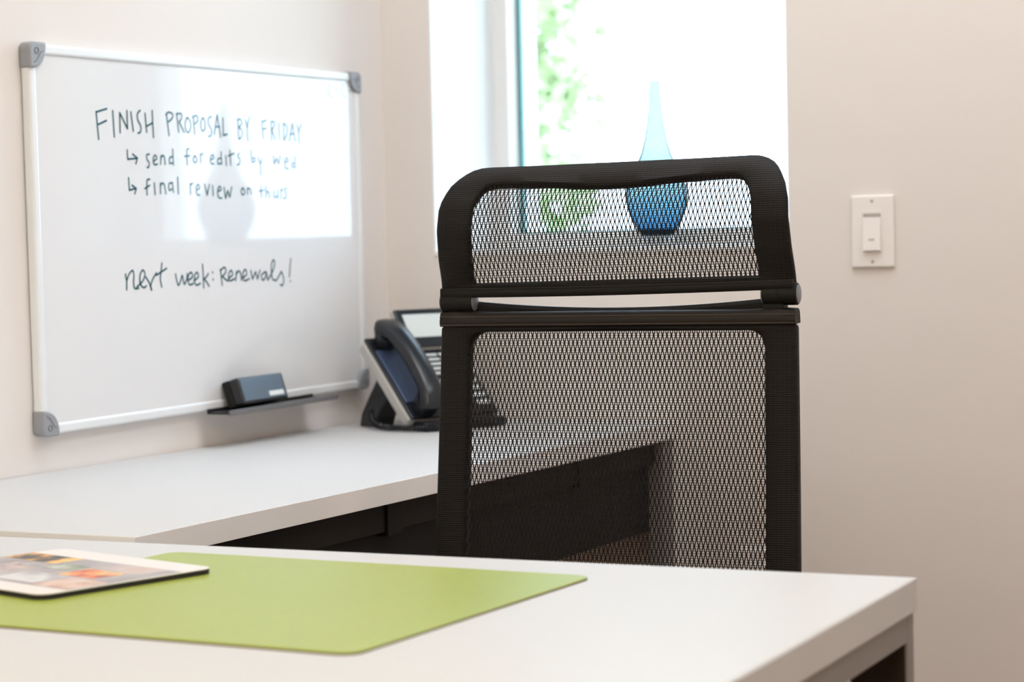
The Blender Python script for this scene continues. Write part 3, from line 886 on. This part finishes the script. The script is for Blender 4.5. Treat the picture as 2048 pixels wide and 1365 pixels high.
def outline(hwb, hwt, zb, zt, rx, ry, rxb, ryb, top_dip=0.0, ns=14, nc=10, nt=20):
    """bottom-left, up, over the top, down, back along the bottom"""
    pts = []
    def hw(z): return lerp(hwb, hwt, (z - zb) / (zt - zb))
    def corner(sx, top, rev):
        c = []
        for k in range(nc):
            a = math.pi / 2 * k / (nc - 1)
            ca, sa = math.cos(a) ** 0.9, math.sin(a) ** 0.9
            if top:
                z = zt - ry + ry * sa
                c.append((sx * (hw(zt - ry) - rx + rx * ca), z))
            else:
                z = zb + ryb - ryb * sa
                c.append((sx * (hw(zb + ryb) - rxb + rxb * ca), z))
        return c[::-1] if rev else c
    pts += corner(-1, False, True)
    for k in range(1, ns): 
        z = lerp(zb + ryb, zt - ry, k / ns); pts.append((-hw(z), z))
    pts += corner(-1, True, False)
    x0 = -(hw(zt - ry) - rx)
    for k in range(1, nt):
        t = k / nt
        pts.append((lerp(x0, -x0, t), zt - top_dip * math.sin(math.pi * t) ** 1.5))
    pts += corner(1, True, True)
    for k in range(1, ns):
        z = lerp(zt - ry, zb + ryb, k / ns); pts.append((hw(z), z))
    pts += corner(1, False, False)
    x1 = hw(zb + ryb) - rxb
    for k in range(1, nt):
        pts.append((lerp(x1, -x1, k / nt), zb))
    return pts

def mesh_fabric(name, x0, x1, z0, z1, fy, off, parent, roll=0.0, p=0.0027, row=0.0084, w=0.00135, thread=0.0006, tp=0.0028):
    V = []; Fc = []
    def P(x, z, o):
        q = Vector((x, fy(z), z)) + nrm(fy, z) * (off + o)
        q.z += x * roll
        return q
    n = int((x1 - x0) / p); rows = int((z1 - z0) / row) + 1
    a = (p - w * 0.80) / 2
    h = w * 0.30
    for j in range(n + 1):
        base = len(V)
        for k in range(rows):
            z = z0 + k * row
            x = x0 + j * p + (a if (j + k) % 2 == 0 else -a)
            for dz in (-0.0011, 0.0011):                     # short straight bond where two yarns meet
                V += [P(x - w / 2, z + dz, 0), P(x, z + dz, -h), P(x + w / 2, z + dz, 0), P(x, z + dz, h)]
        m = rows * 2
        for k in range(m - 1):
            q = base + k * 4
            for s in range(4):
                s2 = (s + 1) % 4
                Fc.append((q + s, q + s2, q + 4 + s2, q + 4 + s))
    nz = int((z1 - z0) / tp)
    for k in range(nz + 1):
        z = z0 + k * tp
        base = len(V); t = thread / 2
        for x in (x0, x1):
            V += [P(x, z - t, 0.0003), P(x, z, -t + 0.0003), P(x, z + t, 0.0003), P(x, z, t + 0.0003)]
        for s in range(4):
            s2 = (s + 1) % 4
            Fc.append((base + s, base + s2, base + 4 + s2, base + 4 + s))
    o = pyd(name, V, Fc, M['strand'], parent, fix=False)
    o['kind'] = 'stuff'
    return o

# backrest
BZ0, BZ1 = 0.515, 0.9445
outer = outline(0.2265, 0.2190, BZ0, BZ1, 0.006, 0.006, 0.03, 0.03)
inner = outline(0.1870, 0.1825, BZ0 + 0.045, BZ1 - 0.0075, 0.022, 0.022, 0.02, 0.02)
ring_part('back_frame', outer, inner, back_y, 0.020, M['fabric'], CH)
mesh_fabric('mesh_panel', -0.196, 0.196, BZ0 + 0.03, BZ1 - 0.003, back_y, 0.006, CH)
# leatherette top trim with two seams
tr = MB()
prof_t = [(-0.0045, 0.943), (-0.0060, 0.9465), (-0.0062, 0.952), (-0.003, 0.9580), (0.004, 0.9605), (0.012, 0.9600), (0.018, 0.956), (0.020, 0.944)]
V = []; Fc = []
NX = 25
for i in range(NX):
    t = i / (NX - 1); x = lerp(-0.2195, 0.2195, t)
    e_ = 0.0025 * max(0, (abs(t - 0.5) * 2 - 0.94) / 0.06)
    up = 0.0035 * max(0.0, (abs(t - 0.5) * 2 - 0.72) / 0.28) ** 1.2
    for (y, z) in prof_t:
        V.append((x, y + e_, z + (up if z > 0.955 else 0) - e_ * (1 if z > 0.95 else 0)))
K = len(prof_t)
for i in range(NX - 1):
    for k in range(K):
        k2 = (k + 1) % K
        Fc.append((i * K + k, (i + 1) * K + k, (i + 1) * K + k2, i * K + k2))
Fc.append(list(range(K))); Fc.append([(NX - 1) * K + k for k in range(K)])
trim = pyd('top_trim', V, Fc, M['leather'], CH, smooth=45)
for z, y in ((0.9450, -0.0058), (0.9548, -0.0052)):
    s = MB(); s.tube([(-0.2185, y, z), (-0.1, y, z), (0.1, y, z), (0.2185, y, z)], 0.0007, 6); s.build('seam', M['seam'], trim, smooth=60)
# crossbar behind the trim that carries the hinges, sagging in the middle
cb = []
for k in range(33):
    t = k / 32; x = lerp(-0.190, 0.190, t); u = abs(t - 0.5) * 2
    cb.append((x, 0.022, 0.9555 + 0.0100 * u ** 2.0))
V = []; Fc = []
for (x, y, z) in cb:
    for (dy, dz) in ((-0.007, -0.010), (-0.008, 0.004), (-0.004, 0.008), (0.004, 0.008), (0.008, 0.004), (0.007, -0.010)):
        V.append((x, y + dy, z + dz))
for i in range(32):
    for k in range(6):
        k2 = (k + 1) % 6
        Fc.append((i * 6 + k, (i + 1) * 6 + k, (i + 1) * 6 + k2, i * 6 + k2))
Fc.append(list(range(6))); Fc.append([32 * 6 + k for k in range(6)])
pyd('crossbar', V, Fc, M['chairplastic'], CH, smooth=40)

# headrest
RL = 0.0125
ho = outline(0.2185, 0.2120, 0.986, 1.1385, 0.050, 0.066, 0.004, 0.004)
hi = outline(0.1770, 0.1700, 0.9950, 1.1170, 0.030, 0.042, 0.004, 0.004, top_dip=0.0085)
ring_part('headrest_frame', ho, hi, head_y, 0.013, M['fabric'], CH, roll=RL)
mesh_fabric('headrest_mesh', -0.184, 0.184, 0.990, 1.1240, head_y, 0.005, CH, roll=RL)
V = []; Fc = []
prof_b = [(-0.004, 0.9920), (-0.0055, 0.9900), (-0.0055, 0.9835), (-0.003, 0.9805), (0.010, 0.9805), (0.013, 0.984), (0.012, 0.9920)]
for i in range(25):
    t = i / 24; x = lerp(-0.2175, 0.2175, t)
    sag = -0.0018 * math.sin(math.pi * t)
    for (y, z) in prof_b:
        V.append((x, y + head_y(0.99), z + sag + x * RL))
K = len(prof_b)
for i in range(24):
    for k in range(K):
        k2 = (k + 1) % K
        Fc.append((i * K + k, (i + 1) * K + k, (i + 1) * K + k2, i * K + k2))
Fc.append(list(range(K))); Fc.append([24 * K + k for k in range(K)])
hbar = pyd('headrest_bar', V, Fc, M['chairplastic'], CH, smooth=40)
s = MB(); s.tube([(-0.217, -0.0048, 0.9905 - 0.217 * RL), (0.0, -0.0050, 0.9892), (0.217, -0.0048, 0.9905 + 0.217 * RL)], 0.0007, 6); s.build('seam', M['rubber'], hbar, smooth=60)
# hinges: barrels under the bar
for cx, zc in ((-0.1985, 0.9725), (0.2005, 0.9775)):
    h = MB()
    r = 0.0128
    pr = [(-0.0205, r * 0.86), (-0.019, r), (-0.0012, r), (-0.0008, r * 0.975), (0.0, r * 0.975), (0.0004, r), (0.0195, r), (0.0205, r * 0.93)]
    V = []; Fc = []; SG = 24
    for (x, q) in pr:
        for k in range(SG):
            a = 2 * math.pi * k / SG
            V.append((cx + x, 0.008 + q * math.cos(a), zc + q * math.sin(a)))
    for i in range(len(pr) - 1):
        for k in range(SG):
            k2 = (k + 1) % SG
            Fc.append((i * SG + k, (i + 1) * SG + k, (i + 1) * SG + k2, i * SG + k2))
    Fc.append(list(range(SG))); Fc.append([(len(pr) - 1) * SG + k for k in range(SG)])
    hg = pyd('hinge', V, Fc, M['chairplastic'], CH, smooth=35)
    for sx in (-1, 1):
        c = MB(); c.tube([(cx + sx * 0.0195, 0.008, zc), (cx + sx * 0.0212, 0.008, zc), (cx + sx * 0.0220, 0.008, zc)], [r * 0.86, r * 0.86, r * 0.74], 24)
        c.build('end_cap', M['capgrey'], hg, smooth=30)
    lug = MB(); lug.box(cx - 0.017, cx + 0.017, 0.002, 0.018, zc + 0.006, zc + 0.016); lug.build('lug', M['chairplastic'], hg, bevel=0.002)
    lug = MB()
    sgn = -1 if cx < 0 else 1
    x0, x1 = (cx - 0.000, cx + 0.0205) if sgn < 0 else (cx - 0.0205, cx + 0.004)
    lug.box(x0, x1, 0.002, 0.026, zc - 0.022, zc - 0.006); lug.build('lug', M['chairplastic'], hg, bevel=0.002)

# seat, support and base (below the desk edge)
st = MB()
spts = round_rect(-0.245, 0.245, -0.47, 0.0, 0.07, 8)
st.prism([Vector((p.x, p.y - 0.02, 0)) for p in spts], Vz(0.415), Vz(0.475))
st.build('seat', M['felt'], CH, bevel=0.022, seg=4)
MB().box(-0.12, 0.12, -0.32, -0.10, 0.365, 0.415).build('mechanism', M['chairplastic'], CH, bevel=0.01)
sp = MB(); sp.tube(catmull([Vector((0, -0.14, 0.385)), Vector((0, -0.02, 0.385)), Vector((0, 0.045, 0.43)), Vector((0, 0.035, 0.52)), Vector((0, 0.0, 0.555))], 5), 0.026, 12)
sp.build('back_support', M['chairplastic'], CH, smooth=60)
gl = MB(); gl.tube([(0, -0.22, 0.10), (0, -0.22, 0.24), (0, -0.22, 0.241), (0, -0.22, 0.37)], [0.026, 0.026, 0.015, 0.015], 16); gl.build('gas_lift', M['chairplastic'], CH, smooth=30)
for k in range(5):
    a = math.radians(72 * k + 18)
    d = Vector((math.cos(a), math.sin(a), 0)); c0 = Vector((0, -0.22, 0))
    l = MB(); l.tube([c0 + Vz(0.105), c0 + d * 0.16 + Vz(0.095), c0 + d * 0.30 + Vz(0.072)], [0.030, 0.024, 0.017], 10)
    l.build('base_arm', M['chairplastic'], CH, smooth=60)
    w = MB(); s2 = Vector((-d.y, d.x, 0)); p = c0 + d * 0.30
    w.tube([p + s2 * -0.022 + Vz(0.028), p + s2 * 0.022 + Vz(0.028)], 0.028, 16)
    w.tube([p + Vz(0.03), p + Vz(0.075)], 0.008, 8)
    w.build('caster', M['chairplastic'], CH, smooth=40)
